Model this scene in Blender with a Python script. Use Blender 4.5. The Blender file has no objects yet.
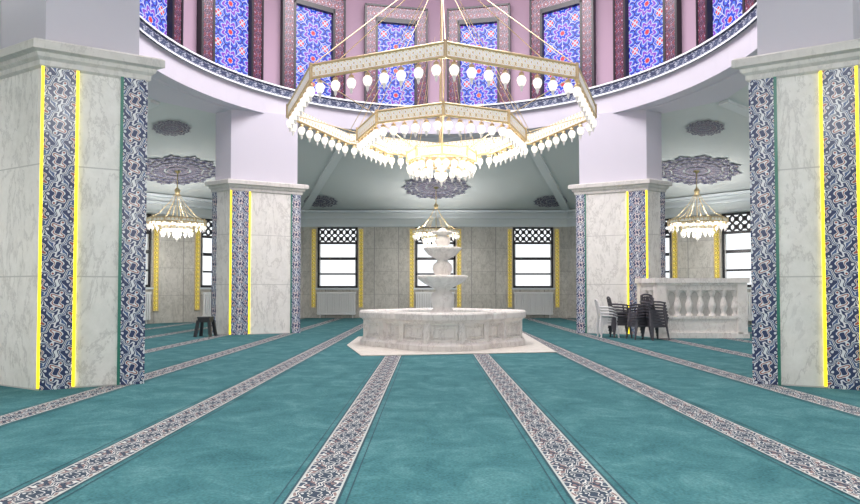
import bpy, math, random
from math import sin, cos, pi, radians, sqrt, atan2
from mathutils import Vector, Matrix
random.seed(4)
S = 1.4            # one layout unit = eye height (1.4 m)
CY = 10.4          # centre of the domed hall
sc = bpy.context.scene
sc.view_settings.view_transform = 'Standard'

# ------------------------------------------------------------ materials
def srgb(r, g, b):
    f = lambda c: (c/255/12.92) if c/255 <= .04045 else ((c/255+.055)/1.055)**2.4
    return (f(r), f(g), f(b), 1)

def new_mat(name):
    m = bpy.data.materials.new(name); m.use_nodes = True
    nt = m.node_tree; b = nt.nodes['Principled BSDF']
    return m, nt, b

def plain(name, col, rough=.5, metal=0, emis=None, es=0, spec=.5, sample=False):
    m, nt, b = new_mat(name)
    b.inputs['Base Color'].default_value = col
    b.inputs['Roughness'].default_value = rough
    b.inputs['Metallic'].default_value = metal
    b.inputs['Specular IOR Level'].default_value = spec
    if emis:
        b.inputs['Emission Color'].default_value = emis
        b.inputs['Emission Strength'].default_value = es
        if not sample: m.cycles.emission_sampling = 'NONE'
    n = nt.nodes.new('ShaderNodeTexNoise'); n.inputs['Scale'].default_value = 40
    bp = nt.nodes.new('ShaderNodeBump'); bp.inputs['Strength'].default_value = .02
    nt.links.new(n.outputs['Fac'], bp.inputs['Height']); nt.links.new(bp.outputs[0], b.inputs['Normal'])
    return m

def ramp(nt, fac, stops, interp='LINEAR'):
    r = nt.nodes.new('ShaderNodeValToRGB'); cr = r.color_ramp; cr.interpolation = interp
    while len(cr.elements) > 1: cr.elements.remove(cr.elements[-1])
    cr.elements[0].position = stops[0][0]; cr.elements[0].color = stops[0][1]
    for p, c in stops[1:]:
        e = cr.elements.new(p); e.color = c
    nt.links.new(fac, r.inputs[0]); return r.outputs[0]

def math_n(nt, op, a, b=None):
    n = nt.nodes.new('ShaderNodeMath'); n.operation = op
    for i, v in enumerate((a, b)):
        if v is None: continue
        if isinstance(v, (int, float)): n.inputs[i].default_value = v
        else: nt.links.new(v, n.inputs[i])
    return n.outputs[0]

def mixc(nt, fac, a, b, mode='MIX'):
    n = nt.nodes.new('ShaderNodeMix'); n.data_type = 'RGBA'; n.blend_type = mode
    for i, v in ((0, fac), (6, a), (7, b)):
        if isinstance(v, (int, float)): n.inputs[i].default_value = v
        elif isinstance(v, tuple): n.inputs[i].default_value = v
        else: nt.links.new(v, n.inputs[i])
    return n.outputs[2]

def marble(name, base, vein, rough=.35, seam=None, scale=.5, hseam=None, amt=1.0, mott=.88, sd=.6, zs=.4):
    m, nt, b = new_mat(name)
    g = nt.nodes.new('ShaderNodeNewGeometry')
    mp = nt.nodes.new('ShaderNodeMapping'); mp.inputs['Rotation'].default_value = (.7, .5, .3); mp.inputs['Scale'].default_value = (1, 1, zs)
    nt.links.new(g.outputs['Position'], mp.inputs[0])
    n = nt.nodes.new('ShaderNodeTexNoise'); n.inputs['Scale'].default_value = scale
    n.inputs['Detail'].default_value = 12; n.inputs['Distortion'].default_value = .35; n.inputs['Roughness'].default_value = .72
    nt.links.new(mp.outputs[0], n.inputs['Vector'])
    q = lambda x: (x*amt, x*amt, x*amt, 1)
    v = ramp(nt, n.outputs['Fac'], [(0, q(.5)), (.36, q(.35)), (.42, q(0)), (.475, q(0)), (.5, q(.75)), (.52, q(.1)), (.6, q(.0)), (.64, q(.4)), (.7, q(.1))])
    col = mixc(nt, v, base, vein)
    n2 = nt.nodes.new('ShaderNodeTexNoise'); n2.inputs['Scale'].default_value = 5; n2.inputs['Detail'].default_value = 8; n2.inputs['Roughness'].default_value = .7
    nt.links.new(g.outputs['Position'], n2.inputs['Vector'])
    v2 = ramp(nt, n2.outputs['Fac'], [(.3, (mott, mott, mott*.985, 1)), (.7, (1, 1, 1, 1))])
    col = mixc(nt, 1.0, col, v2, 'MULTIPLY')
    if seam:
        sp = nt.nodes.new('ShaderNodeSeparateXYZ'); nt.links.new(g.outputs['Position'], sp.inputs[0])
        fr = math_n(nt, 'FRACT', math_n(nt, 'DIVIDE', sp.outputs[2], seam))
        k = math_n(nt, 'LESS_THAN', fr, .012)
        if hseam:
            uv = nt.nodes.new('ShaderNodeUVMap'); su = nt.nodes.new('ShaderNodeSeparateXYZ'); nt.links.new(uv.outputs[0], su.inputs[0])
            fu0 = math_n(nt, 'ADD', math_n(nt, 'DIVIDE', su.outputs[0], hseam), .5)
            fu = math_n(nt, 'FRACT', fu0)
            k = math_n(nt, 'MAXIMUM', k, math_n(nt, 'LESS_THAN', fu, .03))
            ids = math_n(nt, 'ADD', math_n(nt, 'FLOOR', fu0), math_n(nt, 'MULTIPLY', math_n(nt, 'FLOOR', math_n(nt, 'DIVIDE', sp.outputs[2], seam)), 7.3))
            wn_ = nt.nodes.new('ShaderNodeTexWhiteNoise'); wn_.noise_dimensions = '1D'; nt.links.new(ids, wn_.inputs['W'])
            tv = ramp(nt, wn_.outputs['Value'], [(0, (.86, .86, .85, 1)), (1, (1, 1, 1, 1))])
            col = mixc(nt, 1.0, col, tv, 'MULTIPLY')
        col = mixc(nt, k, col, tuple(c*sd for c in base[:3])+(1,))
    nt.links.new(col, b.inputs['Base Color']); b.inputs['Roughness'].default_value = rough
    return m

def pattern(name, a, b_, stops, rough=.3, emis=0, harm=.55, phase=0, black=False):
    m, nt, b = new_mat(name)
    uv = nt.nodes.new('ShaderNodeUVMap'); sp = nt.nodes.new('ShaderNodeSeparateXYZ'); nt.links.new(uv.outputs[0], sp.inputs[0])
    U = math_n(nt, 'ADD', math_n(nt, 'MULTIPLY', sp.outputs[0], 2*pi/a), phase)
    V = math_n(nt, 'MULTIPLY', sp.outputs[1], 2*pi/b_)
    p = math_n(nt, 'ADD', math_n(nt, 'COSINE', U), math_n(nt, 'COSINE', V))
    U3 = math_n(nt, 'COSINE', math_n(nt, 'MULTIPLY', U, 3)); V2 = math_n(nt, 'COSINE', math_n(nt, 'MULTIPLY', V, 2))
    h = math_n(nt, 'MULTIPLY', math_n(nt, 'MULTIPLY', U3, V2), harm)
    p = math_n(nt, 'ADD', p, h)
    V5 = math_n(nt, 'MULTIPLY', math_n(nt, 'MULTIPLY', math_n(nt, 'SINE', math_n(nt, 'MULTIPLY', V, 5)), math_n(nt, 'SINE', math_n(nt, 'MULTIPLY', U, 2))), harm*.6)
    p = math_n(nt, 'ADD', p, V5)
    fac = math_n(nt, 'ADD', math_n(nt, 'MULTIPLY', p, .19), .5)
    col = ramp(nt, fac, stops, 'CONSTANT')
    nt.links.new(col, b.inputs['Base Color']); b.inputs['Roughness'].default_value = rough
    if emis:
        nt.links.new(col, b.inputs['Emission Color']); b.inputs['Emission Strength'].default_value = emis
        m.cycles.emission_sampling = 'NONE'
    return m

NAVY = srgb(40, 54, 96); WHT = srgb(220, 223, 227); TERR = srgb(150, 82, 78); GREY = srgb(140, 150, 168)
M = {}
M['tile'] = pattern('iznik_tile', .30, .36, [(0, NAVY), (.13, WHT), (.18, TERR), (.24, WHT), (.29, NAVY), (.39, WHT), (.44, NAVY), (.5, WHT), (.55, srgb(66, 90, 136)), (.63, WHT), (.66, NAVY), (.76, WHT), (.8, TERR), (.85, WHT), (.89, NAVY)], phase=pi, harm=.55)
M['tilegreen'] = plain('green_tile_edge', srgb(60, 125, 110), .25)
M['border'] = pattern('drum_tile', .2, .2, [(0, srgb(72, 40, 58)), (.2, srgb(175, 135, 150)), (.24, srgb(62, 42, 72)), (.43, srgb(175, 150, 170)), (.47, srgb(82, 42, 62)), (.62, srgb(125, 55, 65)), (.74, srgb(50, 45, 86)), (.88, srgb(190, 165, 175))])
M['ringband'] = pattern('ring_band_tile', .5, .22, [(0, srgb(60, 70, 95)), (.3, srgb(165, 172, 186)), (.38, srgb(66, 80, 106)), (.6, srgb(172, 176, 190)), (.66, srgb(66, 74, 102))])
M['gold_tile_glow'] = pattern('gold_tile_glow', .1, .14, [(0, srgb(165, 135, 30)), (.3, srgb(245, 225, 95)), (.42, srgb(150, 120, 35)), (.5, srgb(248, 235, 140)), (.6, srgb(165, 135, 35)), (.8, srgb(245, 235, 170))], emis=.25)  # slight emission added to brighten the tiles, which are no light source
M['runner'] = pattern('runner_pattern', .2, .30, [(0, srgb(40, 56, 74)), (.2, srgb(192, 193, 191)), (.26, srgb(38, 56, 74)), (.38, srgb(192, 191, 188)), (.44, srgb(40, 58, 78)), (.54, srgb(190, 188, 184)), (.59, srgb(122, 100, 100)), (.66, srgb(40, 55, 74)), (.77, srgb(192, 192, 188)), (.87, srgb(54, 68, 86))], rough=.95, harm=.7, phase=pi)
CEIL = srgb(205, 210, 210)
M['medal'] = pattern('medallion_paint', 1.0, .22, [(0, srgb(45, 48, 85)), (.3, srgb(165, 165, 178)), (.36, srgb(62, 60, 95)), (.45, srgb(130, 82, 88)), (.5, CEIL), (.56, srgb(50, 55, 90)), (.68, srgb(175, 175, 185)), (.76, srgb(95, 65, 80))], rough=.8)
M['marble'] = marble('pillar_marble', srgb(234, 232, 229), srgb(158, 155, 153), .4, seam=1.6, scale=1.5, amt=.62, mott=.86)
M['marble_wall'] = marble('wainscot_marble', srgb(214, 210, 203), srgb(150, 146, 138), .45, seam=1.2, scale=2.2, hseam=.9, amt=.8, sd=.45, mott=.76)
M['marble_f'] = marble('fountain_marble', srgb(236, 231, 228), srgb(188, 179, 176), .35, scale=2.0, amt=.8)
M['plaster'] = plain('lavender_plaster', srgb(206, 203, 214), .8)
M['plaster2'] = plain('upper_wall_plaster', srgb(212, 218, 220), .8)
M['ceiling'] = plain('ceiling_paint', CEIL, .9)
M['rib'] = plain('rib_paint', srgb(218, 222, 224), .9)
M['drum'] = plain('drum_plaster', srgb(180, 154, 174), .8)
M['trim'] = plain('white_trim', srgb(215, 222, 226), .5)
M['cornice'] = marble('cornice_marble', srgb(214, 211, 208), srgb(172, 170, 168), .4, scale=1.5, amt=.6)
M['led'] = plain('yellow_led', srgb(240, 215, 30), .4, emis=(1, .83, .02, 1), es=1.5, sample=True)
M['black'] = plain('dark_frame', srgb(35, 35, 42), .4)
M['winwhite'] = plain('window_reveal', srgb(225, 225, 225), .5)
M['gold'] = plain('pale_brass', srgb(226, 203, 156), .3, .6)
M['glow'] = plain('lit_glass', srgb(200, 195, 180), .1, emis=(1, .95, .86, 1), es=.95)
M['glowtip'] = plain('crystal_glass', srgb(180, 178, 178), .05, emis=(1, .95, .9, 1), es=.3)
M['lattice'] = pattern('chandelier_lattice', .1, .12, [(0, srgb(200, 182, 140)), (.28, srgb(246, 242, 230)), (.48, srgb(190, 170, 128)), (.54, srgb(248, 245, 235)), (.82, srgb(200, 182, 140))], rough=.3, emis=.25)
M['rad'] = plain('radiator_enamel', srgb(232, 232, 232), .4)
M['cream'] = plain('runner_cream_edge', srgb(168, 173, 170), .95)
M['rdark'] = plain('runner_dark_edge', srgb(30, 68, 80), .95)
M['chair_dark'] = plain('dark_plastic', srgb(72, 70, 78), .45)
M['chair_light'] = plain('light_plastic', srgb(215, 214, 216), .45)
M['stool'] = plain('stool_plastic', srgb(30, 35, 42), .45)
M['water'] = plain('basin_water', srgb(150, 170, 175), .08)
M['slab'] = marble('slab_marble', srgb(218, 213, 205), srgb(188, 180, 173), .4, scale=1.4)
M['panel'] = marble('shaded_panel_marble', srgb(190, 187, 184), srgb(160, 155, 152), .4, scale=1.4)  # darker tone holds the shade seen between the balusters

# carpet
m, nt, b = new_mat('teal_carpet')
g = nt.nodes.new('ShaderNodeNewGeometry')
n1 = nt.nodes.new('ShaderNodeTexNoise'); n1.inputs['Scale'].default_value = 1.8; n1.inputs['Detail'].default_value = 9; n1.inputs['Distortion'].default_value = .6; n1.inputs['Roughness'].default_value = .8
n2 = nt.nodes.new('ShaderNodeTexNoise'); n2.inputs['Scale'].default_value = 45; n2.inputs['Detail'].default_value = 4
for n in (n1, n2): nt.links.new(g.outputs['Position'], n.inputs['Vector'])
c = ramp(nt, n1.outputs['Fac'], [(.3, srgb(52, 100, 107)), (.5, srgb(72, 121, 127)), (.7, srgb(100, 147, 151))])
c2 = ramp(nt, n2.outputs['Fac'], [(.3, (.62, .62, .62, 1)), (.7, (1.0, 1.0, 1.0, 1))])
nt.links.new(mixc(nt, 1.0, c, c2, 'MULTIPLY'), b.inputs['Base Color'])
b.inputs['Roughness'].default_value = 1; b.inputs['Specular IOR Level'].default_value = .1
bp = nt.nodes.new('ShaderNodeBump'); bp.inputs['Strength'].default_value = .4; bp.inputs['Distance'].default_value = .01
nt.links.new(n2.outputs['Fac'], bp.inputs['Height']); nt.links.new(bp.outputs[0], b.inputs['Normal'])
M['carpet'] = m

# stained glass (backlit): repeating eight-point rosettes joined by lattice lines
m, nt, b = new_mat('stained_glass')
uv = nt.nodes.new('ShaderNodeUVMap'); su = nt.nodes.new('ShaderNodeSeparateXYZ'); nt.links.new(uv.outputs[0], su.inputs[0])
def cellfield(per, ox, oy, k, amp):
    fx = math_n(nt, 'SUBTRACT', math_n(nt, 'FRACT', math_n(nt, 'ADD', math_n(nt, 'DIVIDE', su.outputs[0], per), ox)), .5)
    fy = math_n(nt, 'SUBTRACT', math_n(nt, 'FRACT', math_n(nt, 'ADD', math_n(nt, 'DIVIDE', su.outputs[1], per), oy)), .5)
    r = math_n(nt, 'SQRT', math_n(nt, 'ADD', math_n(nt, 'MULTIPLY', fx, fx), math_n(nt, 'MULTIPLY', fy, fy)))
    th = math_n(nt, 'ARCTAN2', fy, fx)
    w_ = math_n(nt, 'ADD', math_n(nt, 'MULTIPLY', math_n(nt, 'COSINE', math_n(nt, 'MULTIPLY', th, k)), amp), 1)
    return math_n(nt, 'MULTIPLY', r, w_), th
s1, th1 = cellfield(.66, .5, 0, 8, .16)
s2, th2 = cellfield(.66, 0, .5, 8, -.12)
LN = srgb(225, 228, 255); DK = srgb(40, 32, 95)
c1 = ramp(nt, s1, [(0, srgb(235, 60, 70)), (.08, LN), (.105, srgb(40, 80, 235)), (.21, LN), (.235, srgb(150, 80, 220)), (.33, LN), (.36, srgb(90, 130, 245)), (.43, DK), (.45, srgb(60, 60, 215)), (.54, LN), (.565, srgb(175, 80, 200))], 'CONSTANT')
c2_ = ramp(nt, s2, [(0, srgb(250, 235, 220)), (.045, srgb(235, 70, 90)), (.12, LN), (.14, srgb(60, 110, 240)), (.2, LN)], 'CONSTANT')
c = mixc(nt, math_n(nt, 'LESS_THAN', s2, .225), c1, c2_)
spoke = math_n(nt, 'ABSOLUTE', math_n(nt, 'SINE', math_n(nt, 'MULTIPLY', th1, 4)))
sp_m = math_n(nt, 'MULTIPLY', math_n(nt, 'LESS_THAN', spoke, .14), math_n(nt, 'GREATER_THAN', s1, .22))
c = mixc(nt, sp_m, c, LN)
b.inputs['Base Color'].default_value = (.02, .02, .04, 1)
nt.links.new(c, b.inputs['Emission Color']); b.inputs['Emission Strength'].default_value = 1.0
b.inputs['Roughness'].default_value = .35; b.inputs['Specular IOR Level'].default_value = .2; m.cycles.emission_sampling = 'NONE'
M['stained'] = m

# ------------------------------------------------------------ mesh builder
class Bd:
    def __init__(s): s.v = []; s.f = []; s.m = []; s.uv = []; s.sm = []; s.mats = []
    def mi(s, k):
        if k not in s.mats: s.mats.append(k)
        return s.mats.index(k)
    def face(s, pts, mat, uvs=None, smooth=False):
        i = len(s.v); s.v += [tuple(p) for p in pts]; s.f.append(tuple(range(i, i+len(pts))))
        s.m.append(s.mi(mat)); s.uv.append(uvs or [(p[0]+p[1], p[2]) for p in pts]); s.sm.append(smooth)
    def grid(s, rows, mat, closed=False, smooth=True, us=None, vs=None):
        i0 = len(s.v); n = len(rows[0])
        for r in rows: s.v += [tuple(p) for p in r]
        for a in range(len(rows)-1):
            for c in range(n if closed else n-1):
                d = (c+1) % n
                s.f.append((i0+a*n+c, i0+a*n+d, i0+(a+1)*n+d, i0+(a+1)*n+c)); s.m.append(s.mi(mat)); s.sm.append(smooth)
                if us: 
                    u0, u1 = us[c], us[c+1]; s.uv.append([(u0, vs[a]), (u1, vs[a]), (u1, vs[a+1]), (u0, vs[a+1])])
                else: s.uv.append([(0, 0)]*4)
    def prism(s, poly, z0, z1, mat, caps=True, top=None):
        n = len(poly); top = top or poly; u = 0
        for i in range(n):
            a, b_ = poly[i], poly[(i+1) % n]; c_, d = top[(i+1) % n], top[i]
            L = math.hypot(b_[0]-a[0], b_[1]-a[1])
            s.face([(a[0], a[1], z0), (b_[0], b_[1], z0), (c_[0], c_[1], z1), (d[0], d[1], z1)], mat, [(0, z0), (L, z0), (L, z1), (0, z1)])
        if caps:
            s.face([(p[0], p[1], z0) for p in reversed(poly)], mat); s.face([(p[0], p[1], z1) for p in top], mat)
    def panel(s, p, q, s0, s1, z0, z1, th, mat, nrm, base=0):
        d = Vector((q[0]-p[0], q[1]-p[1])).normalized(); n = Vector(nrm)
        a = Vector(p[:2])+d*s0; b_ = Vector(p[:2])+d*s1
        a0 = a+n*base; b0 = b_+n*base; a1 = a+n*(base+th); b1 = b_+n*(base+th); w = s1-s0; h = w/2
        s.face([(*a1, z0), (*b1, z0), (*b1, z1), (*a1, z1)], mat, [(-h, z0), (h, z0), (h, z1), (-h, z1)])
        s.face([(*a0, z0), (*a1, z0), (*a1, z1), (*a0, z1)], mat, [(0, z0), (.01, z0), (.01, z1), (0, z1)])
        s.face([(*b0, z0), (*b1, z0), (*b1, z1), (*b0, z1)], mat, [(0, z0), (.01, z0), (.01, z1), (0, z1)])
        s.face([(*a0, z1), (*a1, z1), (*b1, z1), (*b0, z1)], mat); s.face([(*a0, z0), (*a1, z0), (*b1, z0), (*b0, z0)], mat)
    def box(s, x0, x1, y0, y1, z0, z1, mat):
        s.prism([(x0, y0), (x1, y0), (x1, y1), (x0, y1)], z0, z1, mat)
    def lathe(s, prof, c, mat, seg=12, rf=None, smooth=True, flip=1):
        rows = []
        for r in prof:
            amp = r[2] if len(r) > 2 else 0
            rows.append([(c[0]+(r[0]*(1+amp*abs(cos(6*t)))) * cos(t), c[1]+(r[0]*(1+amp*abs(cos(6*t))))*sin(t), c[2]+r[1]) for t in [2*pi*k/seg for k in range(seg)]])
        s.grid(rows, mat, closed=True, smooth=smooth)
    def beam(s, p, q, w, t=None, mat='gold', seg=None, up=(0, 0, 1)):
        p, q = Vector(p), Vector(q); d = (q-p).normalized(); up = Vector(up)
        if abs(d.dot(up)) > .98: up = Vector((1, 0, 0))
        x = d.cross(up).normalized(); y = x.cross(d).normalized()
        if seg:
            rows = [[tuple(o+x*w*cos(2*pi*k/seg)+y*w*sin(2*pi*k/seg)) for k in range(seg)] for o in (p, q)]
            s.grid(rows, mat, closed=True); s.face(rows[0], mat); s.face(rows[1][::-1], mat)
        else:
            t = t or w
            cs = [(-w/2, -t/2), (w/2, -t/2), (w/2, t/2), (-w/2, t/2)]; L = (q-p).length
            A = [p+x*a+y*b_ for a, b_ in cs]; C = [q+x*a+y*b_ for a, b_ in cs]
            for i in range(4):
                j = (i+1) % 4; s.face([A[i], A[j], C[j], C[i]], mat, [(0, 0), (0, w), (L, w), (L, 0)])
            s.face(A[::-1], mat); s.face(C, mat)
    def path(s, pts, r, mat, seg=6):
        for a, b_ in zip(pts[:-1], pts[1:]): s.beam(a, b_, r, mat=mat, seg=seg)
    def build(s, name, scale=S, loc=None, rz=0, frame=None):
        v = [Vector(p)*scale for p in s.v]
        if loc is None:
            if frame is not None:
                rz = frame; R = Matrix.Rotation(-rz, 3, 'Z'); v = [R @ p for p in v]
            xs = [p.x for p in v]; ys = [p.y for p in v]; zs = [p.z for p in v]
            o = Vector(((min(xs)+max(xs))/2, (min(ys)+max(ys))/2, min(zs))); v = [p-o for p in v]
            if frame is not None: o = Matrix.Rotation(rz, 3, 'Z') @ o
        else: o = Vector(loc)
        me = bpy.data.meshes.new(name); me.from_pydata([tuple(p) for p in v], [], s.f)
        for k in s.mats: me.materials.append(M[k])
        uvl = me.uv_layers.new(name='UVMap')
        for i, p in enumerate(me.polygons):
            p.material_index = s.m[i]; p.use_smooth = s.sm[i]
            for j, li in enumerate(p.loop_indices): uvl.data[li].uv = s.uv[i][j]
        ob = bpy.data.objects.new(name, me); sc.collection.objects.link(ob); ob.location = o; ob.rotation_euler[2] = rz
        return ob

def offset_poly(poly, d):
    n = len(poly); area = sum(poly[i][0]*poly[(i+1) % n][1]-poly[(i+1) % n][0]*poly[i][1] for i in range(n))
    sg = 1 if area > 0 else -1; out = []
    for i in range(n):
        a, b_, c = Vector(poly[i-1]), Vector(poly[i]), Vector(poly[(i+1) % n])
        e1 = (b_-a).normalized(); e2 = (c-b_).normalized()
        n1 = Vector((e1.y, -e1.x))*sg; n2 = Vector((e2.y, -e2.x))*sg
        mm = (n1+n2).normalized(); out.append(tuple(b_+mm*(d/max(.6, mm.dot(n1)))))
    return out

# ------------------------------------------------------------ room shell
AP = 11.8; HS = AP*math.tan(pi/8); WT = .3
def loc2(k, s_, a):
    ph = radians(45*k); return (cos(ph)*a-sin(ph)*s_, CY+sin(ph)*a+cos(ph)*s_)
def lbox(B, k, s0, s1, a0, a1, z0, z1, mat):
    P = [loc2(k, s0, a0), loc2(k, s1, a0), loc2(k, s1, a1), loc2(k, s0, a1)]
    for i in range(4):
        j = (i+1) % 4; ua, ub = ((s0, s1) if i == 0 else (s1, s0)) if i % 2 == 0 else (.1, .11)
        B.face([(*P[i], z0), (*P[j], z0), (*P[j], z1), (*P[i], z1)], mat, [(ua, z0), (ub, z0), (ub, z1), (ua, z1)])
    B.face([(*p, z0) for p in P], mat, [(.1, z0)]*4); B.face([(*p, z1) for p in P], mat, [(.1, z1)]*4)

ZW0, ZW1, ZT = 1.11, 3.37, 4.0
names = {0: 'right', 1: 'back_right', 2: 'back', 3: 'back_left', 4: 'left', 5: 'rear_left', 6: 'rear', 7: 'rear_right'}
wins = {2: [-3.63, 0, 3.63], 1: [1.75, -1.3], 3: [-1.75, 1.3], 0: [-1.6, 1.6], 4: [-1.6, 1.6], 5: [-1.6, 1.6], 7: [-1.6, 1.6], 6: [-3.63, 0, 3.63]}
wn = 0
for k in range(8):
    FR = radians(45*k)
    W = Bd()
    ws = sorted(wins[k]); cur = -HS-.02
    for c in ws:
        lbox(W, k, cur, c-.75, AP, AP+WT, 0, ZW1, 'marble_wall')
        lbox(W, k, c-.75, c+.75, AP, AP+WT, 0, ZW0, 'marble_wall')
        cur = c+.75
    lbox(W, k, cur, HS+.02, AP, AP+WT, 0, ZW1, 'marble_wall')
    lbox(W, k, -HS-.02, HS+.02, AP, AP+WT, ZW1, ZT+.15, 'plaster2')
    W.build('wall_'+names[k], frame=FR)
    T = Bd()
    lbox(T, k, -HS+.02, HS-.02, AP-.05, AP, ZW1+.02, ZW1+.1, 'trim')
    lbox(T, k, -HS+.04, HS-.04, AP-.1, AP, ZT-.32, ZT-.24, 'trim')
    lbox(T, k, -HS+.06, HS-.06, AP-.16, AP, ZT-.1, ZT-.02, 'trim')
    for c in ws:
        wn += 1; F = Bd()
        a0, a1 = AP+.08, AP+.16
        for (x0, x1, z0, z1) in [(c-.75, c-.68, ZW0, ZW1), (c+.68, c+.75, ZW0, ZW1), (c-.75, c+.75, ZW0, ZW0+.08), (c-.75, c+.75, ZW1-.06, ZW1),
                                 (c-.75, c+.75, 2.74, 2.82), (c-.75, c+.75, 2.15, 2.25), (c-.75, c+.75, 1.6, 1.66)]:
            lbox(F, k, x0, x1, a0, a1, z0, z1, 'black')
        z0, z1 = 2.82, 3.31; hh = z1-z0
        for i in range(7):
            for dr in (1, -1):
                s0 = c-.69+i*.23; 
                for q in range(2):
                    sa, sb = (s0, s0+.23*dr) if q == 0 else (s0+.23*dr, s0)
                    za, zb = (z0, z0+hh/2) if q == 0 else (z0+hh/2, z1)
                    if min(sa, sb) < c-.7 or max(sa, sb) > c+.7: continue
                    pa = loc2(k, sa, AP+.12); pb = loc2(k, sb, AP+.12)
                    F.beam((*pa, za), (*pb, zb), .05, mat='black')
        for i in range(6):
            cc = loc2(k, c-.575+i*.23, AP+.12)
            for zc in (z0+hh*.25, z0+hh*.75):
                tt = Vector(loc2(k, 1, 0))-Vector(loc2(k, 0, 0))
                pts = [(cc[0]+tt.x*.06*cos(a*pi/4), cc[1]+tt.y*.06*cos(a*pi/4), zc+.06*sin(a*pi/4)) for a in range(9)]
                F.path(pts, .02, 'black', 4)
        for s0 in (c-.68, c+.645): lbox(F, k, s0, s0+.035, a0, a1-.02, ZW0+.08, 2.74, 'winwhite')
        lbox(F, k, c-.8, c+.8, AP-.07, AP+.08, ZW0-.06, ZW0, 'trim')
        F.build('window_%d' % wn, frame=FR)
        for sgn in (-1, 1):
            s0, s1 = sorted((c+sgn*.79, c+sgn*.96))
            lbox(T, k, s0+.02, s1-.02, AP-.03, AP, .4, 3.28, 'gold_tile_glow')
            for ss in (s0, s1-.02): lbox(T, k, ss, ss+.02, AP-.045, AP, .38, 3.3, 'gold')
            for zz in (.38, 3.28): lbox(T, k, s0, s1, AP-.045, AP, zz, zz+.02, 'gold')
        R = Bd()
        for i in range(22):
            x = c-.68+i*.064; lbox(R, k, x, x+.048, AP-.16, AP-.06, .12, .92, 'rad')
        lbox(R, k, c-.7, c+.74, AP-.14, AP-.08, .16, .2, 'rad'); lbox(R, k, c-.7, c+.74, AP-.17, AP-.05, .9, .96, 'rad')
        for x in (c-.6, c+.6): lbox(R, k, x, x+.03, AP-.08, AP-.01, .8, .84, 'rad'); lbox(R, k, x, x+.03, AP-.12, AP-.08, 0.003, .14, 'rad')
        R.build('radiator', frame=FR)
    T.build('trim_%d' % (k+1), frame=FR)

# floor + woven runners
Fl = Bd(); V8 = [(loc2(k, HS, AP+.05)) for k in range(8)]
Fl.face([(*p, 0) for p in V8], 'carpet')
def yrange(x):
    ax = abs(x)
    return AP if ax < HS else (AP*sqrt(2)-ax)
for kk in range(-9, 9):
    xc = -.08+(kk+.5)*1.37
    if abs(xc)+.2 > AP: continue
    yr = yrange(abs(xc)+.15)-.02; z = .003
    for x0, x1, mt in [(-.172, -.165, 'rdark'), (-.133, -.12, 'rdark'), (-.12, -.108, 'cream'), (-.108, .108, 'runner'), (.108, .12, 'cream'), (.12, .133, 'rdark'), (.165, .172, 'rdark')]:
        Fl.face([(xc+x0, CY-yr, z), (xc+x1, CY-yr, z), (xc+x1, CY+yr, z), (xc+x0, CY+yr, z)], mt, [(x0, 0), (x1, 0), (x1, 2*yr), (x0, 2*yr)])
Fl.build('floor')

# ceiling of ambulatory, ring, drum and dome
C = Bd(); IA = 6.2; ZI = 5.15
for k in range(8):
    o0, o1 = loc2(k, -HS, AP), loc2(k, HS, AP); h2 = IA*math.tan(pi/8)
    i0, i1 = loc2(k, -h2, IA), loc2(k, h2, IA)
    C.face([(*o0, ZT), (*o1, ZT), (*i1, ZI), (*i0, ZI)], 'ceiling')
    C.beam((*o1, ZT-.02), (*i1, ZI-.02), .26, .1, 'rib')
N = 96
def circ(R, z, seg=N): return [(R*cos(2*pi*i/seg), CY+R*sin(2*pi*i/seg), z) for i in range(seg)]
def octo(z):
    out = []
    for i in range(N):
        t = 2*pi*i/N; d = ((t+pi/8) % (pi/4))-pi/8; r = IA/cos(d); out.append((r*cos(t), CY+r*sin(t), z))
    return out
ZR = 5.66; RI = 5.38
C.grid([octo(ZI), circ(5.75, ZI), circ(5.7, ZI+.05), circ(5.7, ZI+.02), circ(RI+.05, ZI+.02), circ(RI+.05, ZR)], 'plaster', closed=True, smooth=False)
C.build('ceiling')
Rg = Bd()
us = [5.4*2*pi*i/N for i in range(N+1)]
Rg.grid([circ(RI+.05, ZR), circ(RI, ZR), circ(RI, ZR+.22), circ(5.85, ZR+.22)], 'ringband', closed=True, smooth=False, us=us, vs=[0, .02, .22, .5])
Rg.grid([circ(RI-.03, ZR-.03), circ(RI-.03, ZR+.01), circ(RI+.02, ZR+.01)], 'trim', closed=True)
Rg.grid([circ(RI-.03, ZR+.2), circ(RI-.03, ZR+.24), circ(RI+.1, ZR+.24)], 'trim', closed=True)
Rg.build('trim_dome_ring')
D = Bd(); ZD = 9.2; ZB = ZR+.24
D.grid([circ(5.85, ZB-.05), circ(5.85, ZD), circ(5.7, ZD), circ(5.7, ZD+.15), circ(5.85, ZD+.15)], 'drum', closed=True)
D.grid([circ(5.85*cos(a*pi/24), ZD+.15+5.2*sin(a*pi/24)) for a in range(13)], 'drum', closed=True)
D.build('wall_drum')
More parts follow.
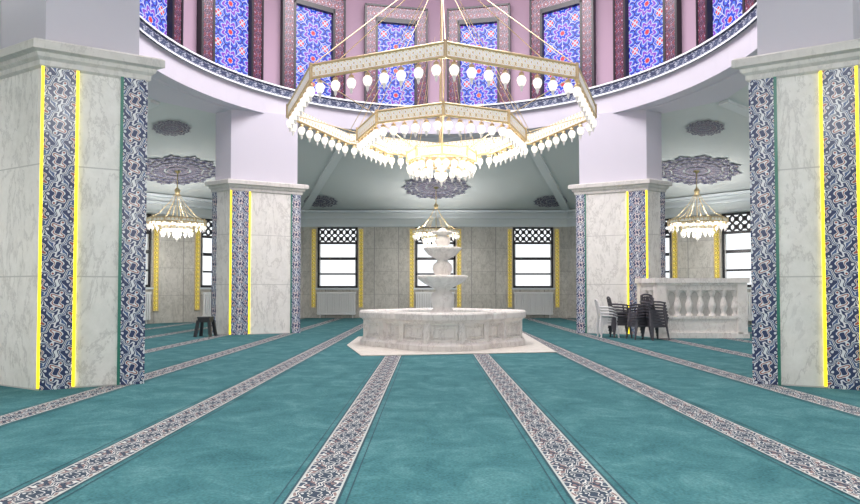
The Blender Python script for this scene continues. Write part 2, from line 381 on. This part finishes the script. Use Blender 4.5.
for i in range(16):
    th = radians(11.25+22.5*i); n = Vector((cos(th), sin(th))); t = Vector((-sin(th), cos(th))); o = Vector((0, CY))
    Wd = Bd()
    def db(s0, s1, a0, a1, z0, z1, mat):
        P = [o+n*a0+t*s0, o+n*a0+t*s1, o+n*a1+t*s1, o+n*a1+t*s0]; w = s1-s0
        Wd.face([(*P[0], z0), (*P[1], z0), (*P[1], z1), (*P[0], z1)], mat, [(s0, z0), (s1, z0), (s1, z1), (s0, z1)])
        for a, b_ in ((1, 2), (3, 0)): Wd.face([(*P[a], z0), (*P[b_], z0), (*P[b_], z1), (*P[a], z1)], mat, [(0, z0), (.06, z0), (.06, z1), (0, z1)])
        Wd.face([(*q, z0) for q in P], mat, [(0, 0), (w, 0), (w, .06), (0, .06)]); Wd.face([(*q, z1) for q in P], mat, [(0, 0), (w, 0), (w, .06), (0, .06)])
    db(-.5, .5, 5.74, 5.76, ZB, 8.2, 'stained')
    for s0, s1, z0, z1 in ((-.8, -.56, ZB, 8.6), (.56, .8, ZB, 8.6), (-.56, .56, 8.3, 8.6)): db(s0, s1, 5.62, 5.78, z0, z1, 'border')
    for s0, s1, z0, z1 in ((-.56, -.5, ZB, 8.3), (.5, .56, ZB, 8.3), (-.56, .56, 8.19, 8.31)): db(s0, s1, 5.61, 5.75, z0, z1, 'black')
    for s0, s1 in ((-.85, -.8), (.8, .85)): db(s0, s1, 5.6, 5.78, ZB, 8.65, 'black')
    db(-.85, .85, 5.6, 5.78, 8.6, 8.65, 'black')
    wn += 1; Wd.build('window_%d' % wn, frame=th)

# ceiling medallions
def medallion(x, y, R):
    dx, dy = x, y-CY; ang = atan2(dy, dx); k = round(ang/(pi/4)); ph = k*pi/4
    n = Vector((cos(ph), sin(ph), 0)); t = Vector((-sin(ph), cos(ph), 0)); a = dx*n.x+dy*n.y
    sl = (ZT-ZI)/(AP-IA); z = ZI+(a-IA)*sl; rad = (n+Vector((0, 0, sl))).normalized(); c = Vector((x, y, z-.03))
    B = Bd(); sg = 192
    for r0, r1, am0, am1, mt in ((0, .28, 0, .06, 'medal'), (.33, .6, .03, .05, 'medal'), (.64, .8, .03, .07, 'medal'), (.85, .98, .06, .1, 'medal')):
        rows = []
        for rr, am in ((r0, am0), ((r0+r1)/2, am1/2), (r1, am1)):
            rows.append([c+(t*cos(q)+rad*sin(q))*(R*rr*(1+am*(.7*cos(12*q)+.4*cos(36*q)))) for q in [2*pi*i/sg for i in range(sg)]])
        B.grid(rows, mt, closed=True, smooth=False, us=[i*24/sg for i in range(sg+1)], vs=[r0*R*1.0, (r0+r1)/2*R, r1*R])
    B.build('ceiling_medallion'); return z
MED = [(0, CY+9.5), (-7.35, 16.9), (7.35, 16.9), (-9.5, CY), (9.5, CY), (-6.8, 3.8), (6.8, 3.8), (0, CY-9.5)]
zc = [medallion(x, y, 1.08) for x, y in MED]
for x, y in ((-6.4, 14.3), (6.4, 14.3)): medallion(x, y, .42)
for x, y in ((-4.1, 21.2), (4.1, 21.2)): medallion(x, y, .6)

# ------------------------------------------------------------ pillars
FP = [(-3.3, 6.5), (-4.16, 6.06), (-4.9, 6.45), (-5.25, 6.9), (-4.75, 7.2)]
for sxn in (-1, 1):
    for syn in (1, -1):
        T = lambda p: ((p[0] if sxn < 0 else -p[0]), (p[1] if syn > 0 else 2*CY-p[1]))
        poly = [T(p) for p in FP]; cen = Vector((sum(p[0] for p in poly)/5, sum(p[1] for p in poly)/5))
        area = sum(poly[i][0]*poly[(i+1) % 5][1]-poly[(i+1) % 5][0]*poly[i][1] for i in range(5))
        pc = poly if area > 0 else poly[::-1]
        P = Bd(); zc1 = 3.31
        P.prism(pc, 0, zc1, 'marble')
        def nrm(p, q):
            d = Vector((q[0]-p[0], q[1]-p[1])).normalized(); n = Vector((d.y, -d.x))
            if n.dot(Vector(p)-cen) < 0: n = -n
            return n
        Bp, A, L, Cc, A2 = poly
        for st, en, wt, wf in ((A, Bp, .28, .22), (A2, Bp, .38, .2)):
            n = nrm(st, en); Ln = (Vector(en)-Vector(st)).length; lw = .026 if wt < .3 else .036
            P.panel(st, en, .0, lw, .02, zc1-.02, .024, 'led', n)
            P.panel(st, en, lw, lw+wt, 0, zc1, .018, 'tile', n)
            P.panel(st, en, lw+wt, 2*lw+wt, .02, zc1-.02, .024, 'led', n)
            P.panel(st, en, Ln-wf, Ln, 0, zc1, .018, 'tile', n)
            P.panel(st, en, Ln-wf-.03, Ln-wf, 0, zc1, .022, 'tilegreen', n)
        n = nrm(Cc, A2); P.panel(Cc, A2, 0, .14, 0, zc1, .018, 'tile', n)
        prof = [(0.01, 3.28), (.03, 3.3), (.03, 3.35), (.06, 3.38), (.07, 3.42), (.12, 3.44), (.12, 3.52), (.1, 3.54)]
        for (d0, z0), (d1, z1) in zip(prof[:-1], prof[1:]):
            P.prism(offset_poly(pc, d0), z0, z1, 'cornice', caps=False, top=offset_poly(pc, d1))
        P.face([(*p, 3.54) for p in offset_poly(pc, .1)], 'cornice'); P.face([(*p, 3.28) for p in offset_poly(pc, .01)], 'cornice')
        FU = [(-3.38, 6.49), (-4.16, 6.11), (-4.88, 6.49), (-5.2, 6.9), (-4.76, 7.14)]
        pu = [T(p) for p in FU]; pu = pu if area > 0 else pu[::-1]
        P.prism(pu, 3.54, 5.2, 'plaster')
        P.build('marble_pillar')

# ------------------------------------------------------------ chandeliers
def drop(B, x, y, z, k=1.0):
    B.beam((x, y, z), (x, y, z-.04*k), .008*k, mat='gold', seg=5)
    B.lathe([(.012*k, -.03*k), (.04*k, -.05*k), (.036*k, -.085*k)], (x, y, z), 'gold', 8)
    B.lathe([(.03*k, -.08*k), (.062*k, -.11*k), (.066*k, -.15*k), (.05*k, -.2*k), (.03*k, -.225*k)], (x, y, z), 'glow', 8)
    B.lathe([(.03*k, -.225*k), (.018*k, -.25*k), (.02*k, -.27*k), (.001, -.31*k)], (x, y, z), 'glowtip', 8)
def tier(B, c, R, ztop, hb, nper, nside=8, k=1.0, ph=pi/2, th=.05):
    V = [(c[0]+R*cos(ph+2*pi*i/nside), c[1]+R*sin(ph+2*pi*i/nside)) for i in range(nside)]
    Vi = [(c[0]+(R-th)*cos(ph+2*pi*i/nside), c[1]+(R-th)*sin(ph+2*pi*i/nside)) for i in range(nside)]
    for i in range(nside):
        j = (i+1) % nside; L = (Vector(V[i])-Vector(V[j])).length
        for Q in (V, Vi):
            B.face([(*Q[i], ztop-hb), (*Q[j], ztop-hb), (*Q[j], ztop), (*Q[i], ztop)], 'lattice', [(0, 0), (L, 0), (L, hb), (0, hb)])
        B.face([(*V[i], ztop), (*V[j], ztop), (*Vi[j], ztop), (*Vi[i], ztop)], 'gold'); B.face([(*V[i], ztop-hb), (*V[j], ztop-hb), (*Vi[j], ztop-hb), (*Vi[i], ztop-hb)], 'gold')
        for z in (ztop, ztop-hb): B.beam((*V[i], z), (*V[j], z), .02*max(k, .6), mat='gold', seg=6)
        B.beam((*V[i], ztop-hb-.02), (*V[i], ztop+.03), .028*max(k, .6), mat='gold', seg=6)
        for q in range(nper):
            f = (q+.5)/nper; mx = (Vector(V[i])*(1-f)+Vector(V[j])*f); mc = mx+(Vector(c[:2])-mx).normalized()*th*.5
            drop(B, mc.x, mc.y, ztop-hb, k)
    return V
B = Bd(); c = (0, CY); apex = (0, CY, 6.7)
V1 = tier(B, c, 2.69, 4.23, .19, 8)
V2 = tier(B, c, 1.47, 3.82, .18, 6, k=.95)
V3 = tier(B, c, .6, 3.4, .15, 3, k=.9)
for i in range(8):
    B.beam((*V1[i], 4.22), apex, .008, mat='gold', seg=4)
    B.beam((*V2[i], 3.8), (V1[i][0]*.12, CY+(V1[i][1]-CY)*.12, 6.0), .006, mat='gold', seg=4)
    B.beam((*V3[i], 3.4), (V1[i][0]*.06, CY+(V1[i][1]-CY)*.06, 5.4), .005, mat='gold', seg=4)
    B.beam((*V1[i], 4.1), (*V2[i], 3.76), .008, mat='gold', seg=4)
    B.beam((*V2[i], 3.7), (*V3[i], 3.36), .008, mat='gold', seg=4)
for q in range(8): drop(B, .28*cos(q*pi/4), CY+.28*sin(q*pi/4), 3.2, .85)
B.lathe([(.3, 3.22), (.3, 3.28), (.26, 3.3)], (0, CY, 0), 'gold', 16)
B.lathe([(.0, 6.5), (.12, 6.55), (.14, 6.75), (.03, 6.85), (.03, 14.4)], (0, CY, 0), 'gold', 12)
drop(B, 0, CY, 3.15, 1.1); B.beam((0, CY, 3.1), (0, CY, 6.6), .008, mat='gold', seg=6)
B.build('tiered_chandelier')

for (x, y), zz in zip(MED, zc):
    B = Bd(); ztop = 3.0; c = (0, 0)
    Va = tier(B, c, .78, ztop, .09, 2, nside=12, k=.72, th=.035)
    Vb = tier(B, c, .45, ztop-.2, .07, 2, nside=8, k=.68, th=.03)
    hz = min(3.85, zz-.3)
    for p in Va[::2]:
        B.path([(*p, ztop), (p[0]*.62, p[1]*.62, ztop+.16), (p[0]*.25, p[1]*.25, ztop+.5), (0, 0, hz)], .008, 'gold', 5)
    for p in Vb: B.beam((*p, ztop-.2), (p[0]*.3, p[1]*.3, ztop+.45), .005, mat='gold', seg=4)
    B.lathe([(.0, hz-.12), (.06, hz-.1), (.08, hz), (.03, hz+.06), (.014, hz+.1), (.014, zz-.1), (.09, zz-.03), (.09, zz)], (0, 0, 0), 'gold', 12)
    B.beam((0, 0, ztop-.4), (0, 0, hz), .012, mat='gold', seg=6); drop(B, 0, 0, ztop-.35, .9)
    B.build('pendant_chandelier', loc=(x*S, y*S, 0))

# ------------------------------------------------------------ fountain
FX, FY = .035, 11.3
B = Bd(); SG = 160
def rq(t):
    best = 0
    for k in range(4):
        a = k*pi/2; d = .66; rr = .82
        bq = d*cos(t-a); disc = rr*rr-(d*sin(t-a))**2
        if disc > 0: best = max(best, bq+sqrt(disc))
    m_ = max(abs(cos(t)), abs(sin(t))); best = max(best, min(.93/m_, 1.27))
    return best
def ringq(off, z): return [(FX+(rq(t)+off)*cos(t), FY+(rq(t)+off)*sin(t), z) for t in [2*pi*i/SG for i in range(SG)]]
prof = [(.06, 0), (.06, .1), (.04, .12), (.01, .15), (.01, .18), (-.03, .19), (-.03, .43), (0, .44), (.0, .46), (.03, .49), (.08, .52), (.08, .61), (.06, .64), (-.14, .64), (-.17, .61), (-.17, .42)]
B.grid([ringq(*p) for p in prof], 'marble_f', closed=True, smooth=False)
B.face(ringq(-.16, .42), 'water')
for i in range(16):     # carved pilasters with framed fields between them
    t = 2*pi*i/16+pi/16; r = rq(t)
    p = Vector((FX+(r-.02)*cos(t), FY+(r-.02)*sin(t)))
    dn = Vector((cos(t), sin(t))); tn = Vector((-dn.y, dn.x))
    pl = [p-tn*.05-dn*.06, p+tn*.05-dn*.06, p+tn*.05+dn*.045, p-tn*.05+dn*.045]
    B.prism([tuple(q) for q in pl], .13, .48, 'marble_f')
    t0, t1 = t+.07, t+2*pi/16-.07
    for z in (.23, .39):
        pts = [(FX+(rq(u)-.025)*cos(u), FY+(rq(u)-.025)*sin(u), z) for u in [t0+(t1-t0)*j/4 for j in range(5)]]
        B.path(pts, .015, 'marble_f', 5)
    for u in (t0, t1):
        B.beam((FX+(rq(u)-.025)*cos(u), FY+(rq(u)-.025)*sin(u), .23), (FX+(rq(u)-.025)*cos(u), FY+(rq(u)-.025)*sin(u), .39), .015, mat='marble_f', seg=5)
B.lathe([(.38, .3), (.38, .5), (.33, .56), (.22, .62), (.17, .68), (.2, .76), (.23, .86), (.2, .95), (.13, 1.0), (.15, 1.04),
         (.22, 1.08, .04), (.33, 1.14, .06), (.42, 1.22, .08), (.44, 1.28, .1), (.42, 1.29, .1), (.36, 1.24, .06), (.16, 1.2), (.13, 1.22),
         (.13, 1.28), (.17, 1.35), (.19, 1.42), (.17, 1.5), (.1, 1.56), (.11, 1.6), (.17, 1.63, .04), (.25, 1.68, .06), (.31, 1.76, .08), (.33, 1.81, .1), (.3, 1.82, .1), (.22, 1.78, .05), (.12, 1.75), (.1, 1.78), (.1, 1.84), (.14, 1.9), (.15, 1.97),
         (.1, 2.02), (.08, 2.05), (.17, 2.08, .08), (.18, 2.12, .08), (.1, 2.12), (.06, 2.17), (.0, 2.2)], (FX, FY, 0), 'marble_f', 72)
B.build('marble_fountain')
B = Bd(); B.prism([(-1.25, 9.2), (1.85, 9.75), (2.0, 14.2), (-1.75, 13.0), (-1.72, 11.0)], .004, .014, 'slab'); B.build('fountain_stone_slab')

# ------------------------------------------------------------ balustrade
B = Bd()
def run(p, q, n):
    p, q = Vector(p), Vector(q); d = (q-p); L = d.length; d.normalize()
    B.beam((*p, .06), (*q, .06), .2, .12, 'marble_f'); B.beam((*p, .26), (*q, .26), .13, .3, 'marble_f')
    B.beam((*p, .44), (*q, .44), .18, .06, 'marble_f')
    B.beam((*p, .76), (*q, .76), .03, .62, 'panel')  # backing sheet, coloured darker for the shade in the baluster gaps
    B.beam((*p, 1.07), (*q, 1.07), .13, .1, 'marble_f'); B.beam((*p, 1.15), (*q, 1.15), .18, .06, 'marble_f'); B.beam((*p, 1.22), (*q, 1.22), .24, .1, 'marble_f')
    for i in range(n):
        x = p+d*(L*(i+.5)/n)
        B.lathe([(.075, .46), (.075, .5), (.045, .53), (.06, .58), (.085, .66), (.075, .74), (.045, .84), (.04, .9), (.065, .93), (.05, .96), (.075, .99), (.075, 1.03)], (x.x, x.y, 0), 'marble_f', 12)
    for i in range(n-1):
        a = p+d*(L*(i+.5)/n); b_ = p+d*(L*(i+1.5)/n)
        mid = (a+b_)/2; pts = [(*(mid+(b_-a)*.42*cos(t)), .9+.12*sin(t)) for t in [pi*j/8 for j in range(9)]]
        B.path(pts, .04, 'marble_f', 6)
P1, P2, P3, P4 = (4.7, 12.8), (6.42, 12.8), (6.42, 13.4), (4.56, 13.4)
run(P1, P2, 7); run(P1, P4, 3); run(P2, P3, 3)
for p in (P1, P2, P3, P4):
    B.box(p[0]-.13, p[0]+.13, p[1]-.12, p[1]+.12, 0, .1, 'marble_f'); B.box(p[0]-.1, p[0]+.1, p[1]-.1, p[1]+.1, .1, 1.17, 'marble_f'); B.box(p[0]-.14, p[0]+.14, p[1]-.13, p[1]+.13, 1.17, 1.28, 'marble_f')
B.build('marble_balustrade')

# ------------------------------------------------------------ chairs + stool
def chair(x, y, z, rz, mat, name='plastic_chair'):
    B = Bd()
    for sx_ in (-1, 1):
        B.path([(sx_*.26, -.25, 0), (sx_*.22, -.2, .42), (sx_*.26, -.19, .62)], .024, mat)
        B.path([(sx_*.25, .27, 0), (sx_*.21, .2, .42), (sx_*.2, .26, .66), (sx_*.17, .3, .84)], .024, mat)
        B.path([(sx_*.26, -.22, .63), (sx_*.275, 0, .655), (sx_*.22, .26, .66)], .028, mat)
        B.beam((sx_*.215, -.2, .4), (sx_*.205, .2, .4), .02, .07, mat)
    B.beam((-.22, -.21, .4), (.22, -.21, .4), .02, .07, mat); B.beam((-.2, .2, .4), (.2, .2, .4), .02, .07, mat)
    rows = [[(xx, yy, .425-.02*cos(xx*5)*(1-abs(yy)*2)) for xx in [-.22+.44*i/6 for i in range(7)]] for yy in [-.22+.43*j/5 for j in range(6)]]
    B.grid(rows, mat); B.grid([[(p[0], p[1], p[2]-.018) for p in r] for r in rows], mat)
    for i in range(5):
        xx = -.13+.065*i; B.path([(xx, .21, .43), (xx*.95, .27, .64), (xx*.9, .305, .82)], .02, mat, 5)
    B.path([(-.17, .3, .83), (-.09, .31, .865), (0, .315, .875), (.09, .31, .865), (.17, .3, .83)], .028, mat)
    B.path([(-.2, .215, .46), (0, .225, .455), (.2, .215, .46)], .02, mat)
    B.build(name, scale=1.0, loc=(x*S, y*S, z), rz=rz)
for (x, y, rz, n, mt) in ((3.66, 13.0, 1.5, 4, 'chair_light'), (3.92, 12.95, 1.5, 5, 'chair_dark'), (4.12, 12.45, -1.4, 5, 'chair_dark'), (4.42, 12.3, .25, 6, 'chair_dark')):
    for i in range(n): chair(x+.012*i*(1 if rz < 0 else -1), y, .085*i, rz, mt)
B = Bd(); 
B.prism([(-.2, -.2), (.2, -.2), (.2, .2), (-.2, .2)], .57, .61, 'stool', top=[(-.19, -.19), (.19, -.19), (.19, .19), (-.19, .19)])
B.prism([(-.185, -.185), (.185, -.185), (.185, .185), (-.185, .185)], .44, .57, 'stool', top=[(-.18, -.18), (.18, -.18), (.18, .18), (-.18, .18)])
for a in (-1, 1):
    for b_ in (-1, 1):
        B.beam((a*.23, b_*.23, 0), (a*.165, b_*.165, .5), .09, .08, 'stool')
B.build('plastic_stool', scale=1.0, loc=(-5.13*S, 13.2*S, 0))

# ------------------------------------------------------------ lights
def area(name, loc, size, power, col, rot=(0, 0, 0)):
    l = bpy.data.lights.new(name, 'AREA'); l.shape = 'DISK'; l.size = size; l.energy = power; l.color = col
    o = bpy.data.objects.new(name, l); o.location = loc; o.rotation_euler = rot; sc.collection.objects.link(o)
def point(name, loc, r, power, col):
    l = bpy.data.lights.new(name, 'POINT'); l.shadow_soft_size = r; l.energy = power; l.color = col
    o = bpy.data.objects.new(name, l); o.location = loc; sc.collection.objects.link(o)
area('dome_fill_light', (0, CY*S, 14.5), 9, 2400, (1, .97, .97))  # unseen fill added high in the dome to light the hall
for i in range(8):
    a = i*pi/4
    point('chandelier_lamp', (1.0*S*cos(a), (CY+1.0*sin(a))*S, 4.4), .12, 32, (1, .92, .8))
for (x, y), zz in zip(MED, zc):
    p = 310 if y > 5 else (500 if abs(x) > 1 else 480)
    point('pendant_lamp', (x*S, y*S, 2.66*S), .2, p, (1, .97, .95))
for x in (-2.2, 2.2):
    point('front_fill_light', (x*S, 2.0*S, 4.0*S), .3, 270, (1, .96, .95))  # added fill, out of view, brightens the upper shafts of the front pillars
for i in range(6):
    a = i*pi/3
    point('drum_pink_fill', (4.6*S*cos(a), (CY+4.6*sin(a))*S, 9.6*S), .4, 70, (1, .58, .56))  # unseen pink lights added to tint the upper drum

w = bpy.data.worlds.new('sky'); sc.world = w; w.use_nodes = True
bg = w.node_tree.nodes['Background']; bg.inputs[0].default_value = (.93, .97, 1, 1); bg.inputs[1].default_value = 1.3

cam = bpy.data.cameras.new('camera'); co = bpy.data.objects.new('camera', cam); sc.collection.objects.link(co)
cam.lens = 25.1; cam.sensor_width = 36; cam.shift_y = .027; cam.clip_start = .05
co.location = (-.2*S, 0, S); co.rotation_euler = (radians(91.5), 0, 0)
sc.camera = co
